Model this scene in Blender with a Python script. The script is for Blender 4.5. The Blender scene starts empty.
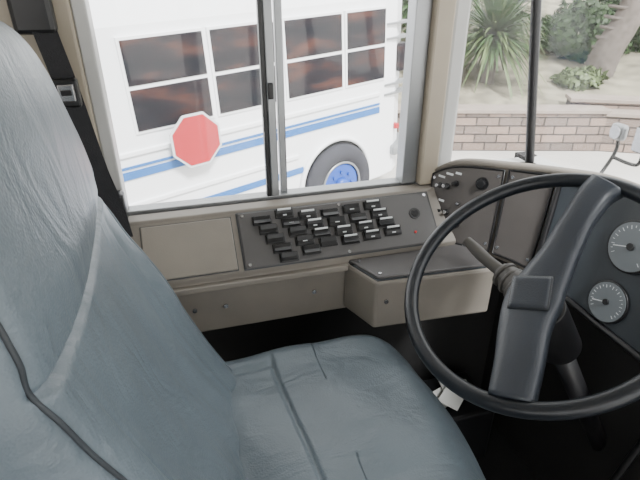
import bpy, bmesh, math, random
from mathutils import Vector, Matrix
random.seed(7)
rad=math.radians
def lin(c):
    return tuple(((v/255)/12.92 if v/255<=0.04045 else ((v/255+0.055)/1.055)**2.4) for v in c)+(1,)
def mat(name,c,rough=0.6,metal=0.0,var=0.12,vs=6.0,bump=0.0,bs=200.0,spec=0.5,coords='Object'):
    m=bpy.data.materials.new(name);m.use_nodes=True
    nt=m.node_tree;b=nt.nodes['Principled BSDF']
    b.inputs['Roughness'].default_value=rough;b.inputs['Metallic'].default_value=metal
    b.inputs['Specular IOR Level'].default_value=spec
    tc=nt.nodes.new('ShaderNodeTexCoord')
    n=nt.nodes.new('ShaderNodeTexNoise');n.inputs['Scale'].default_value=vs;n.inputs['Detail'].default_value=5
    nt.links.new(tc.outputs[coords],n.inputs['Vector'])
    r=nt.nodes.new('ShaderNodeValToRGB')
    L=lin(c)
    r.color_ramp.elements[0].position=0.3;r.color_ramp.elements[1].position=0.7
    r.color_ramp.elements[0].color=tuple(v*(1-var) for v in L[:3])+(1,)
    r.color_ramp.elements[1].color=tuple(min(1,v*(1+var)) for v in L[:3])+(1,)
    nt.links.new(n.outputs['Fac'],r.inputs['Fac']);nt.links.new(r.outputs['Color'],b.inputs['Base Color'])
    if bump>0:
        n2=nt.nodes.new('ShaderNodeTexNoise');n2.inputs['Scale'].default_value=bs;n2.inputs['Detail'].default_value=3
        nt.links.new(tc.outputs[coords],n2.inputs['Vector'])
        bp=nt.nodes.new('ShaderNodeBump');bp.inputs['Strength'].default_value=bump;bp.inputs['Distance'].default_value=0.003
        nt.links.new(n2.outputs['Fac'],bp.inputs['Height']);nt.links.new(bp.outputs['Normal'],b.inputs['Normal'])
    return m
M={}
def vinyl():
    m=mat('vinyl_gray',(101,112,120),0.38,0,0.14,4.0)
    nt=m.node_tree;b=nt.nodes['Principled BSDF'];tc=[n for n in nt.nodes if n.type=='TEX_COORD'][0]
    v=nt.nodes.new('ShaderNodeTexVoronoi');v.inputs['Scale'].default_value=260
    nt.links.new(tc.outputs['Object'],v.inputs['Vector'])
    n=nt.nodes.new('ShaderNodeTexNoise');n.inputs['Scale'].default_value=6;n.inputs['Detail'].default_value=3;n.inputs['Distortion'].default_value=1.6
    mp=nt.nodes.new('ShaderNodeMapping');mp.inputs['Scale'].default_value=(1,1.6,.8)
    nt.links.new(tc.outputs['Object'],mp.inputs['Vector']);nt.links.new(mp.outputs['Vector'],n.inputs['Vector'])
    b1=nt.nodes.new('ShaderNodeBump');b1.inputs['Strength'].default_value=0.28;b1.inputs['Distance'].default_value=0.0015
    b2=nt.nodes.new('ShaderNodeBump');b2.inputs['Strength'].default_value=0.35;b2.inputs['Distance'].default_value=0.02
    nt.links.new(v.outputs['Distance'],b1.inputs['Height']);nt.links.new(n.outputs['Fac'],b2.inputs['Height'])
    nt.links.new(b2.outputs['Normal'],b1.inputs['Normal']);nt.links.new(b1.outputs['Normal'],b.inputs['Normal'])
    return m
M['vinyl']=vinyl()
M['pipe']=mat('vinyl_piping',(52,57,62),0.45)
M['taupe']=mat('taupe_plastic',(120,114,106),0.5,0,0.16,5,0.15,400)
M['taupe_lt']=mat('taupe_light',(128,122,114),0.5,0,0.12,5,0.15,400)
M['panel']=mat('panel_gray',(80,78,78),0.45,0,0.08,10,0.1,500)
M['dashp']=mat('dash_panel',(74,70,68),0.45,0,0.08,10,0.1,500)
M['black']=mat('black_plastic',(20,20,22),0.38)
M['rim']=mat('wheel_rim_black',(24,28,34),0.34,0,0.08,20,0.1,300)
M['pad']=mat('wheel_pad_gray',(46,51,59),0.38,0,0.06,12,0.15,350)
M['dark']=mat('dark_rubber',(18,18,19),0.7,0,0.3,9,0.4,120)
M['darkwall']=mat('dark_kick_wall',(24,23,23),0.7,0,0.3,9)
M['cream']=mat('cream_pillar',(164,154,138),0.5,0,0.06)
M['white']=mat('white_trim',(186,186,184),0.4,0,0.04)
M['alu']=mat('aluminium',(150,152,154),0.35,0.7,0.06)
M['silver']=mat('silver',(170,170,172),0.25,0.9,0.05)
M['strap']=mat('belt_webbing',(28,28,32),0.75,0,0.15,60,0.5,300)
M['label']=mat('white_label',(205,208,210),0.5,0,0.03)
M['gauge']=mat('gauge_face',(104,110,114),0.4,0,0.05)
M['roof']=mat('ceiling_paint',(205,203,196),0.6,0,0.04)
M['lever']=mat('lever_gray',(90,87,84),0.45)
M['busw']=mat('bus_white_paint',(243,244,246),0.3,0,0.02,2)
M['blue']=mat('blue_stripe',(44,104,170),0.4,0,0.05)
M['tire']=mat('tire_rubber',(52,52,58),0.8,0,0.2,20,0.3,60)
M['hub']=mat('blue_wheel_hub',(34,78,165),0.4,0.0,0.1)
M['red']=mat('sign_red',(176,36,46),0.4,0,0.05)
M['redlamp']=mat('red_indicator',(190,30,26),0.3,0,0.03)
M['busglass']=mat('bus_window_painted_reflections',(72,60,62),0.3,0,0.6,2.2,spec=.12)
def busglass():
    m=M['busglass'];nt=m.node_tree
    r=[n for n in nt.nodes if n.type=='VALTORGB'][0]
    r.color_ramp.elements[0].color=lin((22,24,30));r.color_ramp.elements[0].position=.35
    r.color_ramp.elements[1].color=lin((84,54,46));r.color_ramp.elements[1].position=.72  # brown noise patches are brick-like reflections painted into the dark window colour
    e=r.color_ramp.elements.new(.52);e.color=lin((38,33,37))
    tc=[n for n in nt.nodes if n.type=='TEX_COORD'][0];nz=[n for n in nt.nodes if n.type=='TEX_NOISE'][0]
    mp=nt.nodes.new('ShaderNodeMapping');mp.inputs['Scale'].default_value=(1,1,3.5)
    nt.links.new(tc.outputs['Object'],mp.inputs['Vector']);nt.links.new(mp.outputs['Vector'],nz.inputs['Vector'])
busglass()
M['concrete']=mat('concrete_ground',(190,186,180),0.85,0,0.10,1.2,0.3,40)
M['soil']=mat('garden_soil',(136,130,112),0.9,0,0.4,3,0.6,20)
M['leaf']=mat('leaf_green',(56,82,42),0.5,0,0.4,5)
M['leaf2']=mat('leaf_olive',(84,100,58),0.5,0,0.35,5)
M['trunk']=mat('palm_trunk_bark',(108,100,94),0.9,0,0.3,14,0.8,40)
M['house']=mat('house_stucco',(150,126,108),0.8,0,0.1)
M['roofb']=mat('roof_brown',(92,64,52),0.8,0,0.2,8)
M['cap']=mat('stone_cap',(146,134,124),0.8,0,0.12,6)
M['paper']=mat('paper_white',(190,190,186),0.7,0,0.04)
def brick():
    m=bpy.data.materials.new('retaining_brick');m.use_nodes=True;nt=m.node_tree;b=nt.nodes['Principled BSDF']
    tc=nt.nodes.new('ShaderNodeTexCoord');mp=nt.nodes.new('ShaderNodeMapping');mp.inputs['Rotation'].default_value=(rad(90),0,0)
    br=nt.nodes.new('ShaderNodeTexBrick');br.inputs['Scale'].default_value=1.0
    br.inputs['Brick Width'].default_value=.34;br.inputs['Row Height'].default_value=.13;br.inputs['Mortar Size'].default_value=.012
    br.inputs['Color1'].default_value=lin((146,126,114));br.inputs['Color2'].default_value=lin((108,97,91));br.inputs['Mortar'].default_value=lin((62,55,52))
    nt.links.new(tc.outputs['Object'],mp.inputs['Vector']);nt.links.new(mp.outputs['Vector'],br.inputs['Vector'])
    nt.links.new(br.outputs['Color'],b.inputs['Base Color']);b.inputs['Roughness'].default_value=.9
    return m
M['brick']=brick()
def glass(name,tint):
    m=bpy.data.materials.new(name);m.use_nodes=True;nt=m.node_tree
    for n in list(nt.nodes): nt.nodes.remove(n)
    o=nt.nodes.new('ShaderNodeOutputMaterial');t=nt.nodes.new('ShaderNodeBsdfTransparent');t.inputs[0].default_value=tint
    gl=nt.nodes.new('ShaderNodeBsdfGlossy');gl.inputs['Roughness'].default_value=.03
    df=nt.nodes.new('ShaderNodeBsdfTranslucent');df.inputs[0].default_value=(.9,.9,.9,1)
    m1=nt.nodes.new('ShaderNodeMixShader');m1.inputs[0].default_value=.008
    m2=nt.nodes.new('ShaderNodeMixShader');m2.inputs[0].default_value=.02
    nt.links.new(t.outputs[0],m1.inputs[1]);nt.links.new(df.outputs[0],m1.inputs[2])
    nt.links.new(m1.outputs[0],m2.inputs[1]);nt.links.new(gl.outputs[0],m2.inputs[2]);nt.links.new(m2.outputs[0],o.inputs[0])
    return m
M['glass']=glass('window_glass',(.98,.99,.99,1))

col=bpy.context.scene.collection
def empty(name):
    e=bpy.data.objects.new(name,None);e.empty_display_size=.1;col.objects.link(e);return e
def obj(name,me,m,parent=None,smooth=False,bevel=0,seg=2):
    o=bpy.data.objects.new(name,me);col.objects.link(o)
    if m is not None:
        me.materials.append(m)
    if smooth:
        for p in me.polygons:p.use_smooth=True
    if bevel>0:
        md=o.modifiers.new('bev','BEVEL');md.width=bevel;md.segments=seg;md.limit_method='ANGLE'
    if parent:o.parent=parent
    return o
def mesh(name,v,f):
    me=bpy.data.meshes.new(name);me.from_pydata([tuple(p) for p in v],[],f);me.update()
    bm=bmesh.new();bm.from_mesh(me);bmesh.ops.recalc_face_normals(bm,faces=bm.faces);bm.to_mesh(me);bm.free()
    return me
def box(name,lo,hi,m,parent=None,bevel=0,mx=None):
    x0,y0,z0=lo;x1,y1,z1=hi
    v=[Vector(p) for p in[(x0,y0,z0),(x1,y0,z0),(x1,y1,z0),(x0,y1,z0),(x0,y0,z1),(x1,y0,z1),(x1,y1,z1),(x0,y1,z1)]]
    if mx: v=[mx@p for p in v]
    f=[(0,3,2,1),(4,5,6,7),(0,1,5,4),(1,2,6,5),(2,3,7,6),(3,0,4,7)]
    return obj(name,mesh(name,v,f),m,parent,False,bevel)
def prism(name,pts,vec,m,parent=None,bevel=0):
    vec=Vector(vec);n=len(pts);v=[Vector(p) for p in pts]+[Vector(p)+vec for p in pts]
    f=[tuple(range(n)),tuple(range(2*n-1,n-1,-1))]+[(i,(i+1)%n,n+(i+1)%n,n+i) for i in range(n)]
    return obj(name,mesh(name,v,f),m,parent,False,bevel)
def catmull(pts,n=8,closed=False):
    P=[Vector(p) for p in pts];out=[];N=len(P)
    for i in range(N if closed else N-1):
        if closed:p0,p1,p2,p3=P[i-1],P[i],P[(i+1)%N],P[(i+2)%N]
        else:p0,p1,p2,p3=P[max(i-1,0)],P[i],P[i+1],P[min(i+2,N-1)]
        for k in range(n):
            t=k/n
            out.append(.5*((2*p1)+(p2-p0)*t+(2*p0-5*p1+4*p2-p3)*t*t+(3*p1-p0-3*p2+p3)*t**3))
    if not closed:out.append(P[-1])
    return out
def tube(name,pts,r,m,parent=None,closed=False,res=4,n=8,raw=False):
    q=[Vector(p) for p in pts] if raw else catmull(pts,n,closed)
    cu=bpy.data.curves.new(name,'CURVE');cu.dimensions='3D';cu.bevel_resolution=res
    sp=cu.splines.new('POLY');sp.points.add(len(q)-1)
    rr=r if isinstance(r,(list,tuple)) else None
    cu.bevel_depth=1.0 if rr else r
    for i,p in enumerate(q):
        sp.points[i].co=(*p,1)
        if rr:
            t=i/(len(q)-1)*(len(rr)-1);k=min(int(t),len(rr)-2);sp.points[i].radius=rr[k]+(rr[k+1]-rr[k])*(t-k)
    sp.use_cyclic_u=closed;cu.use_fill_caps=True
    cu.materials.append(m)
    o=bpy.data.objects.new(name,cu);col.objects.link(o)
    if parent:o.parent=parent
    return o
def frame(n,up):
    n=Vector(n).normalized();up=Vector(up);x=up.cross(n).normalized();y=n.cross(x)
    return Matrix((x,y,n)).transposed().to_4x4()
def cyl(name,c,n,r,h,m,parent=None,seg=32,r2=None,bevel=0,up=(0,0,1)):
    n=Vector(n).normalized()
    if abs(n.dot(Vector(up)))>.95: up=(1,0,0)
    mx=Matrix.Translation(Vector(c))@frame(n,up);r2=r if r2 is None else r2
    v=[mx@Vector((r*math.cos(2*math.pi*i/seg),r*math.sin(2*math.pi*i/seg),0)) for i in range(seg)]
    v+=[mx@Vector((r2*math.cos(2*math.pi*i/seg),r2*math.sin(2*math.pi*i/seg),h)) for i in range(seg)]
    f=[tuple(range(seg)),tuple(range(seg,2*seg))]+[(i,(i+1)%seg,seg+(i+1)%seg,seg+i) for i in range(seg)]
    o=obj(name,mesh(name,v,f),m,parent,False,bevel)
    for p in o.data.polygons:
        if len(p.vertices)==4:p.use_smooth=True
    return o
def rboxmesh(name,hx,hy,hz,r,nx,ny,nz,fn):
    bm=bmesh.new();cache={}
    def V(i,j,k):
        key=(i,j,k)
        if key not in cache:
            p=Vector(((2*i/nx-1)*hx,(2*j/ny-1)*hy,(2*k/nz-1)*hz))
            q=Vector((max(-hx+r,min(hx-r,p.x)),max(-hy+r,min(hy-r,p.y)),max(-hz+r,min(hz-r,p.z))))
            d=p-q
            if d.length>1e-9:
                mxx=max(abs(d.x),abs(d.y),abs(d.z))
                p=q+d.normalized()*min(r,mxx)
            cache[key]=bm.verts.new(fn(p))
        return cache[key]
    for a in(0,nx):
        for j in range(ny):
            for k in range(nz):bm.faces.new((V(a,j,k),V(a,j+1,k),V(a,j+1,k+1),V(a,j,k+1)))
    for a in(0,ny):
        for i in range(nx):
            for k in range(nz):bm.faces.new((V(i,a,k),V(i+1,a,k),V(i+1,a,k+1),V(i,a,k+1)))
    for a in(0,nz):
        for i in range(nx):
            for j in range(ny):bm.faces.new((V(i,j,a),V(i+1,j,a),V(i+1,j+1,a),V(i,j+1,a)))
    bmesh.ops.recalc_face_normals(bm,faces=bm.faces)
    me=bpy.data.meshes.new(name);bm.to_mesh(me);bm.free();return me
def interp(tab,z):
    if z<=tab[0][0]:
        a,b=tab[0],tab[1]
    elif z>=tab[-1][0]:
        a,b=tab[-2],tab[-1]
    else:
        for a,b in zip(tab,tab[1:]):
            if a[0]<=z<=b[0]:break
    return a[1]+(b[1]-a[1])*(z-a[0])/(b[0]-a[0])
def sm(e0,e1,x):
    t=max(0,min(1,(x-e0)/(e1-e0)));return t*t*(3-2*t)

# ---------------- camera
cd=bpy.data.cameras.new('camera');cam=bpy.data.objects.new('camera',cd);col.objects.link(cam)
cam.location=(0,0,1.55);cam.rotation_euler=(rad(90-28),0,rad(-16));cd.lens=36*500/640;cd.clip_start=.02;cd.clip_end=200
bpy.context.scene.camera=cam

# ---------------- bus shell
WY=1.27
wl=empty('wall_left')
box('lower_panel',(-3,WY,0),(1.04,1.33,.985),M['darkwall'],wl)
box('header_panel',(-3,WY,1.80),(1.0,1.33,2.02),M['cream'],wl)
box('b_pillar',(-.50,WY-.02,.985),(-.185,1.33,1.80),M['cream'],wl,.006)
box('b_pillar_trim',(-.185,WY-.01,.985),(-.155,1.33,1.80),M['white'],wl,.004)
box('c_pillar',(-1.45,WY,.985),(-1.35,1.33,1.80),M['cream'],wl)
box('d_pillar',(-2.35,WY,.985),(-2.25,1.33,1.80),M['cream'],wl)
box('a_pillar',(.66,WY-.03,1.0),(.715,1.33,1.80),M['cream'],wl,.006)
box('a_pillar_cover',(.715,WY-.02,1.0),(.765,1.33,1.80),M['white'],wl,.01)
w1=empty('window_1')
box('frame_bottom',(-.155,WY+.005,.985),(.66,WY+.045,1.004),M['alu'],w1,.002)
box('frame_top',(-.155,WY+.005,1.775),(.66,WY+.045,1.80),M['alu'],w1,.002)
box('frame_front',(.615,WY-.005,1.0),(.66,WY+.045,1.78),M['alu'],w1,.003)
box('sash_seal',(.214,WY+.006,1.003),(.226,WY+.026,1.776),M['black'],w1,.002)
box('sash_rail',(.226,WY+.004,1.003),(.248,WY+.026,1.776),M['alu'],w1,.003)
box('sash_rail_fixed',(.256,WY+.024,1.003),(.276,WY+.044,1.776),M['alu'],w1,.003)
box('sash_latch',(.228,WY-.004,1.27),(.242,WY+.006,1.31),M['black'],w1,.003)
box('glass_rear',(-.15,WY+.014,1.003),(.23,WY+.018,1.78),M['glass'],w1)
box('glass_front',(.26,WY+.032,1.003),(.62,WY+.036,1.78),M['glass'],w1)
w2=empty('window_2')
box('glass',(-1.35,WY+.02,.985),(-.5,WY+.024,1.8),M['glass'],w2);box('rail',(-1.35,WY+.01,1.38),(-.5,WY+.04,1.41),M['alu'],w2)
w3=empty('window_3')
box('glass',(-2.25,WY+.02,.985),(-1.45,WY+.024,1.8),M['glass'],w3);box('rail',(-2.25,WY+.01,1.38),(-1.45,WY+.04,1.41),M['alu'],w3)
w4=empty('window_4')
prism('glass',[(.765,1.30,1.03),(1.03,1.25,1.03),(.955,1.26,1.80),(.765,1.30,1.80)],(0,.004,0),M['glass'],w4)
box('gasket_bottom',(.76,1.255,1.0),(1.03,1.30,1.035),M['white'],w4,.004)
wf=empty('wall_front')
box('lower_panel',(1.04,-1.25,0),(1.09,1.33,1.04),M['darkwall'],wf)
tube('corner_post',[(1.035,1.235,.98),(.955,1.255,1.50),(.91,1.265,1.80)],.0135,M['black'],wf,raw=True)
box('header_panel',(.86,-1.25,1.78),(.93,1.33,2.02),M['cream'],wf)
tube('center_post',[(1.06,0,1.03),(.93,0,1.80)],.02,M['black'],wf,raw=True)
tube('right_post',[(1.04,-1.2,1.0),(.92,-1.2,1.80)],.03,M['black'],wf,raw=True)
w5=empty('window_5')
prism('glass',[(1.045,1.235,1.03),(1.07,0,1.03),(.935,0,1.80),(.915,1.265,1.80)],(.004,0,0),M['glass'],w5)
prism('glass_right',[(1.07,0,1.03),(1.045,-1.2,1.03),(.92,-1.2,1.80),(.935,0,1.80)],(.004,0,0),M['glass'],w5)
prism('gasket',[(1.03,1.25,1.03),(1.055,0,1.03),(1.03,-1.2,1.03),(1.09,-1.2,1.03),(1.09,1.28,1.03)],(0,0,.012),M['white'],w5)
box('floor',(-3,-1.25,-.06),(1.09,1.33,0),M['dark'])
cei=box('ceiling',(-3,-1.25,2.02),(.93,1.33,2.06),M['roof'])
wr=empty('wall_right')
box('lower_panel',(-3,-1.25,0),(.15,-1.19,.9),M['taupe'],wr)
box('header_panel',(-3,-1.25,1.9),(.92,-1.19,2.02),M['cream'],wr)
for i,x in enumerate((-3,-2.1,-1.2,-.35,.1)):box('post_%d'%i,(x,-1.25,.9),(x+.06,-1.19,1.9),M['cream'],wr)
box('wall_back',(-3.05,-1.25,0),(-3,1.33,2.06),M['roof'])
d1=empty('door_1')
box('post_rear',(.16,-1.24,0),(.20,-1.2,1.9),M['black'],d1)
box('post_mid',(.56,-1.24,0),(.60,-1.2,1.9),M['black'],d1)
box('post_front',(.98,-1.24,0),(1.03,-1.2,1.0),M['black'],d1)
box('glass',(.20,-1.222,.1),(.98,-1.218,1.85),M['glass'],d1)
box('rail',(.18,-1.24,.0),(1.0,-1.2,.08),M['black'],d1)

# ---------------- side console
con=empty('side_console')
sec=[(1.265,.998),(1.22,.998),(1.215,.99),(1.10,.88),(1.10,.862),(1.09,.862),(1.09,.845),(1.105,.84),(1.115,.70),(1.265,.70)]
prism('body',[(-.55,y,z) for y,z in sec],(1.27,0,0),M['taupe'],con,.004)
sl=Vector((0,.115,.11)).normalized();nr=Vector((0,-sl.z,sl.y))
def cm(x,t,h=0):
    return Vector((x,1.10,.88))+sl*t+nr*h
def smx(x,t,h=0):
    return Matrix.Translation(cm(x,t,h))@Matrix((Vector((1,0,0)),sl,nr)).transposed().to_4x4()
box('storage_lid_gap',(-.002,.004,0),(.227,.152,.0012),M['pipe'],con,0,smx(-.125,0))
box('storage_lid',(0,.006,0),(.225,.150,.006),M['taupe_lt'],con,.004,smx(-.125,0))
box('trim_strip',(-.55,1.082,.846),(.39,1.10,.862),M['taupe_lt'],con,.003)
box('trim_shadow_gap',(-.55,1.103,.838),(.39,1.107,.846),M['black'],con)
for i,x in enumerate((-.02,.06,.30)):
    cyl('lower_screw_%d'%i,(x,1.107,.78),(0,-1,0),.006,.004,M['silver'],con,12)
sp=empty('switch_panel')
box('plate_rim',(-.003,.0005,0),(.553,.1595,.004),M['pipe'],sp,.003,smx(.118,0))
box('plate',(0,.003,0),(.55,.157,.008),M['panel'],sp,.005,smx(.118,0))
for i,(x,t) in enumerate([(.013,.012),(.013,.147),(.537,.012),(.537,.147),(.28,.148),(.28,.011)]):
    cyl('screw_%d'%i,cm(.118+x,t,.008),nr,.0045,.002,M['silver'],sp,12)
white={(1,0),(2,0),(2,1),(2,2),(3,2),(3,3),(4,2),(5,0),(5,1),(4,3),(5,2),(5,3)}
tshift=[-.004,.008,.004,.002,.006,.010]
for c in range(6):
    five=c in(0,1)
    for r_ in range(5 if five else 4):
        x=.180+c*.0625+r_*.0135;t=.128-r_*.0275+tshift[c]+(.004 if five else -.004)
        mx=smx(x,t,.008)
        box('switch_bezel_%d_%d'%(c,r_),(-.0255,-.0130,0),(.0255,.0130,.005),M['black'],sp,.002,mx)
        fl=1 if (c*2+r_)%3 else -1
        prism('switch_rocker_%d_%d'%(c,r_),[mx@Vector(p) for p in[(-.0215,-.0105,.004),(-.0215,-.0105,.0115-.003*fl),(-.0215,.0,.0085),(-.0215,.0105,.0125+.003*fl),(-.0215,.0105,.004)]],(.043,0,0),M['black'],sp,.001)
        if (c,r_) in white:
            box('switch_label_%d_%d'%(c,r_),(-.018,.006,.0118),(.018,.0108,.0150+(.001 if fl>0 else 0)),M['label'],sp,.0005,mx)
            box('switch_mark_%d_%d'%(c,r_),(-.005,-.008,.0085),(.005,-.005,.0112),M['label'],sp,0,mx)
        elif c>0 and (c+r_)%2==0:
            box('switch_glyph_%d_%d'%(c,r_),(-.006,-.004,.0088),(.006,-.0015,.0098),M['label'],sp,0,mx)
cyl('indicator_0',cm(.600,.040,.008),nr,.004,.004,M['redlamp'],sp,16,.003)
cyl('round_socket_ring',cm(.612,.095,.008),nr,.016,.003,M['black'],sp,24)
cyl('round_socket',cm(.612,.095,.011),nr,.011,.002,M['dark'],sp,24)
# armrest box
ab=empty('armrest_box')
prism('body',[(.385,1.105,.715),(.43,.985,.715),(.765,.965,.715),(.765,1.105,.715)],(0,0,.145),M['taupe'],ab,.008)
prism('lid_gap',[(.392,1.102,.86),(.436,.991,.86),(.758,.972,.86),(.758,1.102,.86)],(0,0,.003),M['pipe'],ab)
prism('lid',[(.395,1.10,.86),(.44,.995,.86),(.755,.975,.86),(.755,1.10,.86)],(0,0,.010),M['panel'],ab,.004)
for i,(x,y) in enumerate([(.45,1.01),(.42,1.085),(.735,.99),(.735,1.085)]):cyl('screw_%d'%i,(x,y,.870),(0,0,1),.005,.002,M['silver'],ab,12)
cyl('front_screw',(.46,.983,.80),(0,-1,0),.006,.004,M['silver'],ab,12)

# ---------------- dashboard
T=[(.695,1.262,1.03),(.745,1.19,1.085),(.83,1.08,1.105),(.90,.97,1.12),(.95,.87,1.13),(.97,.75,1.13),(.97,.5,1.13),(.97,.25,1.10),(.98,0,1.06),(.98,-.5,1.04)]
B=[(.675,1.225,.865),(.70,1.13,.86),(.785,1.03,.86),(.845,.93,.85),(.885,.82,.83),(.895,.72,.82),(.895,.5,.82),(.895,.25,.82),(.90,0,.84),(.90,-.5,.86)]
N=8
Tc=catmull(T,N);Bc=catmull(B,N);NN=len(Tc)
def face(s,t,off=0):
    u=max(0,min(NN-1.001,s*N));i=int(u);f=u-i
    a=Tc[i].lerp(Tc[i+1],f);b=Bc[i].lerp(Bc[i+1],f)
    tan=(Tc[i+1]-Tc[i]).normalized();nn=tan.cross(a-b).normalized()
    if nn.x>0:nn=-nn
    return a.lerp(b,t)+nn*off
def fnorm(s,t):
    return (face(s,t,1)-face(s,t,0)).normalized()
db=empty('dashboard')
v=[];f=[]
K=7
for i in range(NN):
    a,b=Tc[i],Bc[i];nn=(face(i/N,0,1)-face(i/N,0,0))
    back=Vector((max(a.x+.012,1.03 if a.y<1.0 else min(1.03,a.x+.05+.25*(1.262-a.y)*3)),min(a.y+ (.03 if a.y>1 else 0),1.262),min(a.z,1.045 if a.y<1.15 else 1.03)))
    row=[Vector((1.035 if a.y<1.05 else a.x+.02,a.y,b.z-.02)),b+Vector((.03,0,-.015)),b,a+Vector((0,0,-.012)),a+nn*.006+Vector((0,0,-.004)),a+Vector((.012,.004,.004)),back]
    v+=row
for i in range(NN-1):
    for k in range(K-1):f.append((i*K+k,(i+1)*K+k,(i+1)*K+k+1,i*K+k+1))
obj('body',mesh('body',v,f),M['taupe'],db,True)
def facepanel(name,s0,s1,t0,t1,off,m,th=.004,ns=16,nt_=4):
    v=[];f=[]
    for o in(off+th,off-.004):
        for i in range(ns+1):
            for j in range(nt_+1):v.append(face(s0+(s1-s0)*i/ns,t0+(t1-t0)*j/nt_,o))
    n1=(ns+1)*(nt_+1);g=lambda i,j,l:l*n1+i*(nt_+1)+j
    for l in(0,1):
        for i in range(ns):
            for j in range(nt_):f.append((g(i,j,l),g(i+1,j,l),g(i+1,j+1,l),g(i,j+1,l)))
    for i in range(ns):
        for j in(0,nt_):f.append((g(i,j,0),g(i+1,j,0),g(i+1,j,1),g(i,j,1)))
    for j in range(nt_):
        for i in(0,ns):f.append((g(i,j,0),g(i,j+1,0),g(i,j+1,1),g(i,j,1)))
    return obj(name,mesh(name,v,f),m,db,False,.002)
facepanel('left_switch_plate',.35,1.95,.08,.95,.002,M['dashp'])
facepanel('vent_plate',2.08,2.95,.07,.95,.002,M['dashp'])
facepanel('gauge_cluster',3.12,6.6,.08,.97,.003,M['pipe'],.006,30)
def ring(name,s0,s1,t0,t1,off,r,m):
    pts=[face(s0+(s1-s0)*k/8,t0,off) for k in range(9)]+[face(s1,t0+(t1-t0)*k/4,off) for k in range(1,5)]+[face(s1+(s0-s1)*k/8,t1,off) for k in range(1,9)]+[face(s0,t1+(t0-t1)*k/4,off) for k in range(1,4)]
    return tube(name,pts,r,m,db,True,3,raw=True)
ring('cluster_bezel',3.1,6.65,.05,.99,.012,.008,M['black'])
ring('plate_rim_a',.34,1.97,.07,.96,.005,.003,M['black'])
ring('plate_rim_b',2.06,2.97,.06,.96,.005,.003,M['black'])
def gauge(i,s,t,r):
    n=fnorm(s,t);c=face(s,t,.008)
    cyl('gauge_ring_%d'%i,c,n,r,.010,M['black'],db,40,bevel=.002)
    cyl('gauge_face_%d'%i,c+n*.0095,n,r*.92,.002,M['gauge'],db,40)
    fx=frame(n,(0,0,1))
    for k in range(21):
        a=rad(-40+k*13);mx=Matrix.Translation(c+n*.0117)@fx@Matrix.Rotation(a,4,'Z')
        box('gauge_tick_%d_%d'%(i,k),(r*(.66 if k%2==0 else .72),-.0006,0),(r*.80,.0006,.0005),M['label'],db,0,mx)
    mx=Matrix.Translation(c+n*.0125)@fx@Matrix.Rotation(rad(200),4,'Z')
    box('gauge_needle_%d'%i,(-.005,-.001,0),(r*.7,.001,.001),M['label'],db,0,mx)
    cyl('gauge_boss_%d'%i,c+n*.0117,n,r*.14,.004,M['black'],db,16)
gauge(0,5.0,.37,.060);gauge(1,4.98,.80,.050);gauge(2,5.85,.40,.060);gauge(3,5.80,.82,.040)
def knob(i,s,t,r,h,m):
    n=fnorm(s,t);c=face(s,t,.005);cyl('dash_knob_base_%d'%i,c,n,r*1.5,.003,M['black'],db,20);cyl('dash_knob_%d'%i,c+n*.003,n,r,h,m,db,20,r*.85,.001)
for i,a in enumerate([(.66,.28,.006,.022,'silver'),(.86,.30,.006,.022,'silver'),(1.08,.27,.006,.022,'black'),(1.60,.24,.012,.014,'black'),(1.2,.5,.004,.01,'silver'),(.75,.62,.006,.01,'black'),(1.25,.75,.005,.012,'black'),(.95,.62,.006,.014,'silver')]):
    knob(i,a[0],a[1],a[2],a[3],M[a[4]])
for i,(s,t,w) in enumerate([(.66,.16,.022),(.88,.15,.022),(1.1,.15,.018),(1.62,.42,.02),(1.22,.62,.02),(.75,.48,.018)]):
    n=fnorm(s,t);mx=Matrix.Translation(face(s,t,.0062))@frame(n,(0,0,1));box('dash_label_%d'%i,(-w/2,-.003,0),(w/2,.003,.0006),M['label'],db,0,mx)
for i,(s,t) in enumerate([(.42,.14),(1.88,.14),(.42,.9),(1.88,.88),(2.15,.13),(2.88,.13),(2.15,.88),(2.88,.88)]):
    cyl('dash_screw_%d'%i,face(s,t,.005),fnorm(s,t),.0045,.003,M['silver'],db,10)

# ---------------- steering wheel
sw=empty('steering_wheel')
H=Vector((.600,.640,1.052));n=Vector((-.55,-.13,.82)).normalized()
e1=(Vector((1,0,0))-n*n.x).normalized();e2=n.cross(e1)
R=.246
def wl_(a,b,h=0):return H+e1*a+e2*b+n*h
tube('rim',[wl_(R*math.cos(2*math.pi*k/96),R*math.sin(2*math.pi*k/96)) for k in range(96)],.0145,M['rim'],sw,True,6,raw=True)
path=catmull([(.222,.098,.002),(.19,.092,.002),(.13,.064,.0),(.060,.024,-.006),(-.025,-.022,-.010),(-.072,-.064,-.006),(-.115,-.116,0),(-.164,-.168,.002)],6)
wid=[.072,.062,.056,.066,.100,.088,.080,.074]
prof=[(-1,-.014),(-1,.002),(-.90,.012),(-.5,.015),(0,.0155),(.5,.015),(.90,.012),(1,.002),(1,-.014)]
v=[];f=[];k=len(prof)
for i,p in enumerate(path):
    d=(path[min(i+1,len(path)-1)]-path[max(i-1,0)]);d.z=0;d.normalize();s=Vector((-d.y,d.x,0))
    tt=i/(len(path)-1)*(len(wid)-1);q=min(int(tt),len(wid)-2);w=wid[q]+(wid[q+1]-wid[q])*(tt-q)
    for a,h in prof:
        pp=p+s*(a*w/2);v.append(wl_(pp.x,pp.y,p.z+h))
for i in range(len(path)-1):
    for j in range(k):f.append((i*k+j,i*k+(j+1)%k,(i+1)*k+(j+1)%k,(i+1)*k+j))
f.append(tuple(range(k)));f.append(tuple(range((len(path)-1)*k,len(path)*k)))
obj('spoke_pad',mesh('spoke_pad',v,f),M['pad'],sw,True)
HC=Vector((-.026,-.020))
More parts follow.
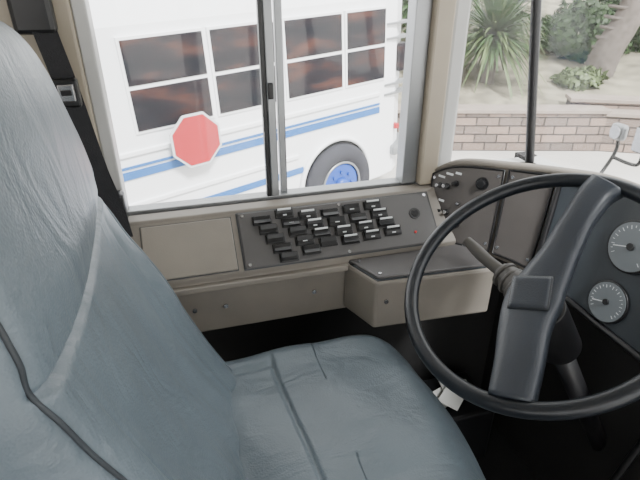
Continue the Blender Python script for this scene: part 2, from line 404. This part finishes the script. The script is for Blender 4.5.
mx=Matrix.Translation(wl_(HC.x,HC.y,.006))@Matrix((e1,e2,n)).transposed().to_4x4()@Matrix.Rotation(rad(48),4,'Z')
obj('horn_cap_rim',rboxmesh('horn_cap_rim',.036,.036,.004,.0035,10,10,4,lambda p:mx@p),M['rim'],sw,True)
mx2=mx@Matrix.Translation((0,0,.0015))
obj('horn_cap',rboxmesh('horn_cap',.033,.033,.004,.0035,10,10,4,lambda p:mx2@p),M['pad'],sw,True)
# column
sc=empty('steering_column')
HS=wl_(HC.x*.5,HC.y*.5,-.012)
cyl('boot',HS,-n,.042,.06,M['black'],sc,32,.038)
cyl('shroud',HS-n*.06,-n,.042,.16,M['black'],sc,32,.046,.004)
cyl('shaft',HS-n*.21,-n,.024,.80,M['black'],sc,24)
lb=HS-n*.085;le=Vector((.625,.770,.988))
tube('lever_bellows',[lb,lb.lerp(le,.5)+Vector((0,0,.004)),le],[.034,.032,.030,.022],M['lever'],sc)
for i in range(5):
    p=lb.lerp(le,.25+.16*i);d=(le-lb).normalized();cyl('bellows_ring_%d'%i,p,d,.038-.002*i,.008,M['lever'],sc,24,bevel=.002)
tube('lever_arm',[le,(.607,.81,1.002),(.588,.86,1.024)],[.014,.013,.014,.010],M['lever'],sc)
pe=empty('pedal_set')
for i,(x,y) in enumerate([(.93,.45),(.90,.62)]):
    mxp=Matrix.Translation((x,y,.15))@Matrix.Rotation(rad(-50),4,'Y')
    box('pad_%d'%i,(-.10 if i==0 else -.05,-.04,0),(.10 if i==0 else .05,.04,.012),M['black'],pe,.006,mxp)
    tube('arm_%d'%i,[(x,y,.15),(x+.06,y,.3),(1.03,y,.5)],.01,M['black'],pe)
bn=empty('document_bin')
box('bin',(.66,1.02,0),(.92,1.22,.24),M['black'],bn,.01)
for i,(x,y,a,rx) in enumerate([(.74,1.10,18,8),(.82,1.13,-12,-6),(.78,1.08,40,4)]):
    mxp=Matrix.Translation((x,y,.255+.012*i))@Matrix.Rotation(rad(a),4,'Z')@Matrix.Rotation(rad(rx),4,'X')
    box('paper_%d'%i,(-.05,-.035,0),(.05,.035,.003),M['paper'],bn,0,mxp)

# ---------------- driver seat
st=empty('drivers_seat')
fx=[(.55,.07),(.62,.045),(.70,.02),(.80,-.025),(.90,-.07),(1.0,-.105),(1.1,-.137),(1.2,-.162),(1.3,-.176),(1.4,-.192),(1.52,-.215)]
HB=.29;CY=.683;ZB=.60;ZT=1.515
def crown(y,z):
    a=abs(y)/HB
    low=1-sm(.98,1.22,z)
    d=low*(.028*sm(.55,.85,a)-.006*math.exp(-((a-.70)/.025)**2))
    d+=sm(1.15,1.26,z)*.022*(1-a*a)+.010*(1-a*a)
    zs=1.195-.02*(1-a*a)
    d-=.013*math.exp(-((z-zs)/.006)**2)*(1-sm(.88,.96,a))
    d-=.03*sm(.90,1.05,a)
    d-=.005*math.exp(-((a-.925)/.015)**2)
    d+=.003*math.sin(z*19+y*9)
    # soft pulled folds on the lower cushion
    d+=low*.0025*math.sin(60*y+14*z)*(1-sm(.5,.7,a))
    return d
def warp(y,z):
    fz=sm(1.15,ZT,z)
    return CY+y*(1-.06*fz),z-.16*fz*(abs(y)/HB)**3.2
def backfn(p):
    z=(ZB+ZT)/2+p.z;y2,z2=warp(p.y,z)
    fr=sm(-.04,.05,p.x)
    return Vector((interp(fx,z2)-.065+p.x+crown(p.y,z2)*fr,y2,z2))
me=rboxmesh('backrest',.065,HB,(ZT-ZB)/2,.045,10,120,210,backfn);obj('backrest',me,M['vinyl'],st,True)
def bf(y,z,off=0.0):
    y2,z2=warp(y,z);return Vector((interp(fx,z2)+crown(y,z2)+off,y2,z2))
tube('piping_near',[bf(-.268,.70+.05*k,-.0035) for k in range(15)],.003,M['pipe'],st)
tube('piping_far',[bf(.262,.70+.05*k,-.002) for k in range(15)],.003,M['vinyl'],st)
def cushfn(p):
    ax=p.x/.27;ay=p.y/.28
    x=p.x;y=p.y
    if x>.10:
        q=(x-.10)/.17;y=y*(1-.11*q**3)
    x=x-.03*ay*ay*(1 if x>0 else 0)
    top=sm(-.02,.08,p.z)
    z=.59+p.z+top*(.030*(1-ax*ax)*(1-.5*ay*ay)+.012*sm(.6,.85,abs(ay))-.05*sm(.5,1.0,ax)**2-.009*math.exp(-((p.x+.09+.015*math.sin(p.y*6))/.005)**2)*(1-sm(.75,.95,abs(ay)))-.006*math.exp(-((abs(ay)-.72)/.03)**2)*(1 if p.x<-.10 else 0))
    z+=top*.003*math.sin(p.x*31+p.y*14)
    return Vector((.260+x*1.07,.745+y,z))
me=rboxmesh('seat_cushion',.27,.28,.085,.055,130,110,14,cushfn);obj('seat_cushion',me,M['vinyl'],st,True)
tube('cushion_piping',[cushfn(Vector((.268,-.21+.042*k,.01))) for k in range(11)],.004,M['pipe'],st)
box('seat_pan',(.0,.50,.47),(.44,.98,.51),M['black'],st,.01)
box('suspension_base',(.06,.56,.10),(.38,.92,.47),M['dark'],st,.02)
box('floor_plate',(.0,.50,.0),(.44,.98,.10),M['black'],st,.01)
cyl('recline_knob',(-.02,.468,.60),(0,-1,0),.03,.03,M['black'],st,24)
# ---------------- seat belt
sb=empty('seat_belt')
def strap(name,pts,w,wd,th=.003):
    q=catmull(pts,10);v=[];f=[];wd=Vector(wd).normalized()
    for i,p in enumerate(q):
        t=(q[min(i+1,len(q)-1)]-q[max(i-1,0)]).normalized();s=(wd-t*wd.dot(t)).normalized();nn=t.cross(s)
        v+=[p-s*w/2-nn*th/2,p+s*w/2-nn*th/2,p+s*w/2+nn*th/2,p-s*w/2+nn*th/2]
    for i in range(len(q)-1):
        for k in range(4):f.append((i*4+k,i*4+(k+1)%4,i*4+4+(k+1)%4,i*4+4+k))
    f+= [(0,1,2,3),tuple(len(v)-4+k for k in range(4))]
    obj(name,mesh(name,v,f),M['strap'],sb)
strap('webbing',[(-.265,1.235,1.75),(-.245,1.225,1.50),(-.218,1.21,1.33),(-.195,1.205,1.15),(-.172,1.20,1.02),(-.15,1.16,.78)],.046,(1,.15,0))
box('height_adjuster',(-.295,1.215,1.44),(-.215,1.25,1.60),M['black'],sb,.01)
box('tongue_body',(-.243,1.192,1.295),(-.194,1.212,1.355),M['black'],sb,.005)
box('tongue_plate',(-.235,1.187,1.308),(-.202,1.193,1.345),M['silver'],sb,.003)
box('tongue_slot',(-.229,1.1855,1.322),(-.208,1.189,1.333),M['black'],sb,.0005)
box('anchor_cover',(-.20,1.205,1.0),(-.15,1.245,1.08),M['black'],sb,.008)

# ---------------- outside: parked bus
G=-.85
bus=empty('school_bus')
ang=math.atan2(.375,.927)
BM=Matrix.Translation((.217,4.26,0))@Matrix.Rotation(ang,4,'Z')@Matrix.Rotation(rad(-2.6),4,'Y')
def bb(name,lo,hi,m,bev=0):return box(name,lo,hi,m,bus,bev,BM)
W0,W1=.50,1.16
secb=[(0,-.62),(0,.42),(.02,1.25),(.10,1.50),(.35,1.68),(1.0,1.74),(1.75,1.68),(2.0,1.50),(2.1,1.25),(2.1,-.62)]
ringv=[];ff=[];xs=[(-3.2,0),(2.05,0),(2.30,.03),(2.48,.14),(2.56,.32)]
for xx,ins in xs:
    for (y,z) in secb:
        yy=max(ins,min(2.1-ins,y));zz=z if z<1 else z-ins*.4
        ringv.append(BM@Vector((xx,yy,zz)))
k=len(secb)
for i in range(len(xs)-1):
    for j in range(k):ff.append((i*k+j,i*k+(j+1)%k,(i+1)*k+(j+1)%k,(i+1)*k+j))
ff+=[tuple(range(k)),tuple(range((len(xs)-1)*k,len(xs)*k))]
obj('body_shell',mesh('body_shell',ringv,ff),M['busw'],bus,False,.02)
for i in range(4):
    s0=-.54+i*.71;s1=s0+.64
    if i==3:s1=s0+.50
    bb('window_recess_%d'%i,(s0-.02,-.012,W0-.02),(s1+.02,.02,W1+.02),M['busw'])
    bb('window_upper_%d'%i,(s0,-.018,W0+.34),(s1,.0,W1),M['busglass'])
    bb('window_lower_%d'%i,(s0,-.018,W0),(s1,.0,W0+.31),M['busglass'])
bb('stripe_upper',(-3.15,-.012,.14),(2.04,.005,.205),M['blue'])
bb('stripe_thin',(-3.15,-.012,.225),(2.04,.005,.245),M['blue'])
bb('stripe_lower',(-3.15,-.012,-.26),(1.0,.005,-.20),M['blue'])
bb('rub_rail_a',(-3.15,-.02,.32),(2.04,.005,.36),M['busw'],.008)
bb('rub_rail_b',(-3.15,-.02,-.10),(.95,.005,-.06),M['busw'],.008)
for i,z in enumerate((1.0,.86,.40,.30)):
    bb('rear_seam_%d'%i,(2.12,-.004,z),(2.50,.12,z+.02),M['alu'])
bb('rear_corner_window',(2.32,-.0,.52),(2.50,.30,.80),M['busglass'],.03)
bb('rear_bumper',(2.25,-.04,-.40),(2.68,2.1,-.28),M['alu'],.03)
bb('rear_light',(2.30,-.003,-.1),(2.36,.12,-.04),M['red'],.01)
WC=Vector((1.42,-.02,-.49))
nb=(BM.to_3x3()@Vector((0,-1,0)))
cyl('wheel_arch',BM@(WC+Vector((0,.01,.02))),nb,.46,.012,M['dark'],bus,48)
def torus(name,c,nn,Rr,rr,m,parent,sx=1):
    fxm=Matrix.Translation(c)@frame(nn,(0,0,1));v=[];f=[];a_,b_=48,14
    for i in range(a_):
        for j in range(b_):
            u=2*math.pi*i/a_;w=2*math.pi*j/b_
            v.append(fxm@Vector(((Rr+rr*math.cos(w))*math.cos(u),(Rr+rr*math.cos(w))*math.sin(u),rr*sx*math.sin(w))))
    for i in range(a_):
        for j in range(b_):f.append((i*b_+j,((i+1)%a_)*b_+j,((i+1)%a_)*b_+(j+1)%b_,i*b_+(j+1)%b_))
    return obj(name,mesh(name,v,f),m,parent,True)
torus('arch_flare',BM@(WC+Vector((0,.0,.02))),nb,.46,.025,M['busw'],bus)
torus('tire',BM@(WC+Vector((0,-.02,0))),nb,.33,.10,M['tire'],bus,.9)
cyl('rim_disc',BM@(WC+Vector((0,-.04,0))),nb,.245,.03,M['hub'],bus,40,.22)
torus('rim_lip',BM@(WC+Vector((0,-.08,0))),nb,.245,.014,M['alu'],bus)
cyl('hub_boss',BM@(WC+Vector((0,-.06,0))),nb,.09,.07,M['hub'],bus,24,.06)
for k_ in range(8):
    a=2*math.pi*k_/8;cyl('lug_nut_%d'%k_,BM@(WC+Vector((.14*math.cos(a),-.07,.14*math.sin(a)))),nb,.016,.025,M['hub'],bus,6)
SC=Vector((-.12,-.10,.36))
def octo(name,r,y0,y1,m):
    pts=[BM@(SC+Vector((r*math.cos(rad(22.5+45*i)),y0,r*math.sin(rad(22.5+45*i))))) for i in range(8)]
    prism(name,pts,nb*(y0-y1),m,bus)
octo('stop_sign_border',.235,0,-.012,M['label']);octo('stop_sign_face',.215,-.012,-.016,M['red'])
bb('stop_sign_arm',(-.2,-.10,.30),(-.06,.0,.40),M['black'],.01)

# ---------------- ground and garden
def plane(name,x0,x1,y0,y1,z,m):
    return obj(name,mesh(name,[(x0,y0,z),(x1,y0,z),(x1,y1,z),(x0,y1,z)],[(0,1,2,3)]),m)
plane('ground',-40,50,-40,50,G-.02,M['concrete'])
def wallseg(name,a,b,h,parent,th=.3):
    a=Vector(a);b=Vector(b);d=(b-a);L=d.length;an=math.atan2(d.y,d.x)
    o=box(name,(0,0,0),(L,th,h),M['brick'],parent);o.location=(a.x,a.y,G-.02);o.rotation_euler=(0,0,an)
    o=box(name+'_cap',(-.03,-.03,h),(L+.03,th+.03,h+.06),M['cap'],parent,.01);o.location=(a.x,a.y,G-.02);o.rotation_euler=(0,0,an)
rw=empty('retaining_wall')
wallseg('segment_a',(3.2,6.9,0),(6.2,6.0,0),.58,rw)
wallseg('segment_b',(6.2,6.0,0),(9.5,4.2,0),.54,rw)
wallseg('segment_c',(5.9,6.45,0),(11.0,3.9,0),.68,rw)
v=[];f=[]
nx_,ny_=30,30
def bedz(t):return G+.46+1.5*t
for i in range(nx_+1):
    for j in range(ny_+1):
        s=i/nx_;t=j/ny_
        front=Vector((3.0+9*s,interp([(3.0,7.1),(6.2,6.2),(9.5,4.45),(12,3.2)],3.0+9*s),0))
        p=front+Vector((.35,.93,0))*(t*10)
        v.append((p.x,p.y,bedz(t)+.05*math.sin(p.x*3)*math.cos(p.y*2.3)))
for i in range(nx_):
    for j in range(ny_):
        a=i*(ny_+1)+j;f.append((a,a+1,a+ny_+2,a+ny_+1))
obj('garden_bed',mesh('garden_bed',v,f),M['soil'],None,True)
def blades(name,c,n_,L,w,m,parent=None,droop=.5,lo=-.25):
    v=[];f=[];c=Vector(c)
    for i in range(n_):
        a=random.uniform(0,2*math.pi);el=math.asin(random.uniform(lo,1))
        d=Vector((math.cos(a)*math.cos(el),math.sin(a)*math.cos(el),math.sin(el)));l=L*random.uniform(.7,1.05)
        s=d.cross(Vector((0,0,1)))
        s=s.normalized() if s.length>.01 else Vector((1,0,0))
        b0=len(v);S=4
        for k in range(S+1):
            t=k/S;p=c+d*l*t+Vector((0,0,-droop*l*t*t*.5*math.cos(el)));ww=w*(1-t**1.5)*(.5+.8*min(1,t*3))*.6+.001
            v+=[p-s*ww,p+s*ww]
        for k in range(S):f.append((b0+2*k,b0+2*k+1,b0+2*k+3,b0+2*k+2))
    return obj(name,mesh(name,v,f),m,parent)
def yucca(name,c,L,cnt,tr=.5):
    e=empty(name);c=Vector(c)
    tube('stem',[c+Vector((0,0,-tr)),c],[.12,.10],M['trunk'],e,raw=True)
    blades('leaves',c,cnt,L,.055,M['leaf'],parent=e);blades('leaves_outer',c,cnt//2,L*1.05,.055,M['leaf2'],parent=e,droop=1.0,lo=-.6)
yucca('yucca_plant',(5.45,8.1,.62),1.1,320,.9)
yucca('yucca_plant',(6.7,9.6,.95),1.1,260,.9)
yucca('yucca_plant',(5.0,9.9,1.1),1.2,260,.9)
yucca('yucca_plant',(4.5,9.1,.45),.7,160,.5)
def shrub(name,c,r,n_,m):
    v=[];f=[];c=Vector(c)
    for i in range(n_):
        d=Vector((random.gauss(0,1),random.gauss(0,1),random.gauss(0,1))).normalized()
        p=c+Vector((d.x*r[0],d.y*r[1],d.z*r[2]))*random.uniform(.6,1.05)*(1+.12*math.sin(d.x*7+d.z*5))
        a=Vector((random.gauss(0,1),random.gauss(0,1),random.gauss(0,1))).normalized();b=a.cross(d+Vector((.01,.02,0))).normalized();s=random.uniform(.05,.10)
        q=len(v);v+=[p-a*s,p+b*s*.5,p+a*s,p-b*s*.5];f.append((q,q+1,q+2,q+3))
    return obj(name,mesh(name,v,f),m)
shrub('shrub',(8.2,9.0,.45),(1.0,.7,.7),4200,M['leaf']);shrub('shrub',(9.9,8.8,.8),(1.4,.8,1.0),5200,M['leaf'])
shrub('shrub',(9.3,6.9,.0),(.7,.5,.45),2400,M['leaf']);shrub('shrub',(6.3,12.0,1.4),(1.6,.8,1.0),4500,M['leaf']);shrub('shrub',(12.4,8.6,1.0),(1.5,1,1.1),4500,M['leaf2'])
shrub('shrub',(3.9,12.4,1.5),(1.4,.8,1.0),4000,M['leaf2']);shrub('shrub',(6.9,7.5,-.12),(.45,.3,.22),1100,M['leaf2']);shrub('shrub',(10.6,6.6,.3),(.9,.6,.7),3000,M['leaf2'])
pt=empty('palm_tree')
tube('trunk',[(7.55,7.9,-.5),(7.6,7.75,.3),(7.8,7.6,1.2),(8.0,7.5,3.6)],[.30,.25,.22,.2],M['trunk'],pt)
for i in range(22):
    z=-.35+.17*i;t=(z+.5)/4.1;cyl('bark_ring_%d'%i,Vector((7.55+.45*t,7.88-.38*t,z)),(.1,-.05,1),.27-.06*t,.05,M['trunk'],pt,20,.29-.06*t)
blades('fronds',(8.0,7.5,3.6),60,2.2,.12,M['leaf'],parent=pt,droop=1.0)
ho=empty('house')
box('wall',(6,20,-1),(24,25,3.2),M['house'],ho)
prism('roof',[(5.4,19.4,3.2),(5.4,22.5,4.9),(5.4,25.6,3.2)],(19.2,0,0),M['roofb'],ho)
box('window',(9,19.95,1.4),(10.6,20,2.6),M['busglass'],ho);box('window_b',(13,19.95,1.4),(14.6,20,2.6),M['busglass'],ho)
mi=empty('side_mirror')
box('housing_small',(1.39,1.27,1.06),(1.42,1.325,1.115),M['alu'],mi,.012)
cyl('convex_glass',(1.39,1.297,1.088),(-1,0,0),.021,.004,M['silver'],mi,24)
box('housing_large',(1.40,1.17,1.04),(1.44,1.235,1.13),M['black'],mi,.012)
box('glass_large',(1.395,1.178,1.048),(1.40,1.227,1.122),M['silver'],mi,.002)
tube('arm',[(1.10,1.22,.75),(1.25,1.25,.85),(1.41,1.30,1.0),(1.41,1.30,1.07)],.006,M['black'],mi)
tube('arm_b',[(1.41,1.30,1.0),(1.42,1.21,1.0),(1.42,1.20,1.05)],.006,M['black'],mi)

# ---------------- light
w=bpy.data.worlds.new('world');bpy.context.scene.world=w;w.use_nodes=True
bg=w.node_tree.nodes['Background'];bg.inputs[0].default_value=(1.0,.995,.985,1);bg.inputs[1].default_value=3.7
sun=bpy.data.lights.new('sun','SUN');sun.energy=10.0;sun.angle=rad(12);so=bpy.data.objects.new('sun',sun);col.objects.link(so);so.rotation_euler=(rad(38),rad(12),0)
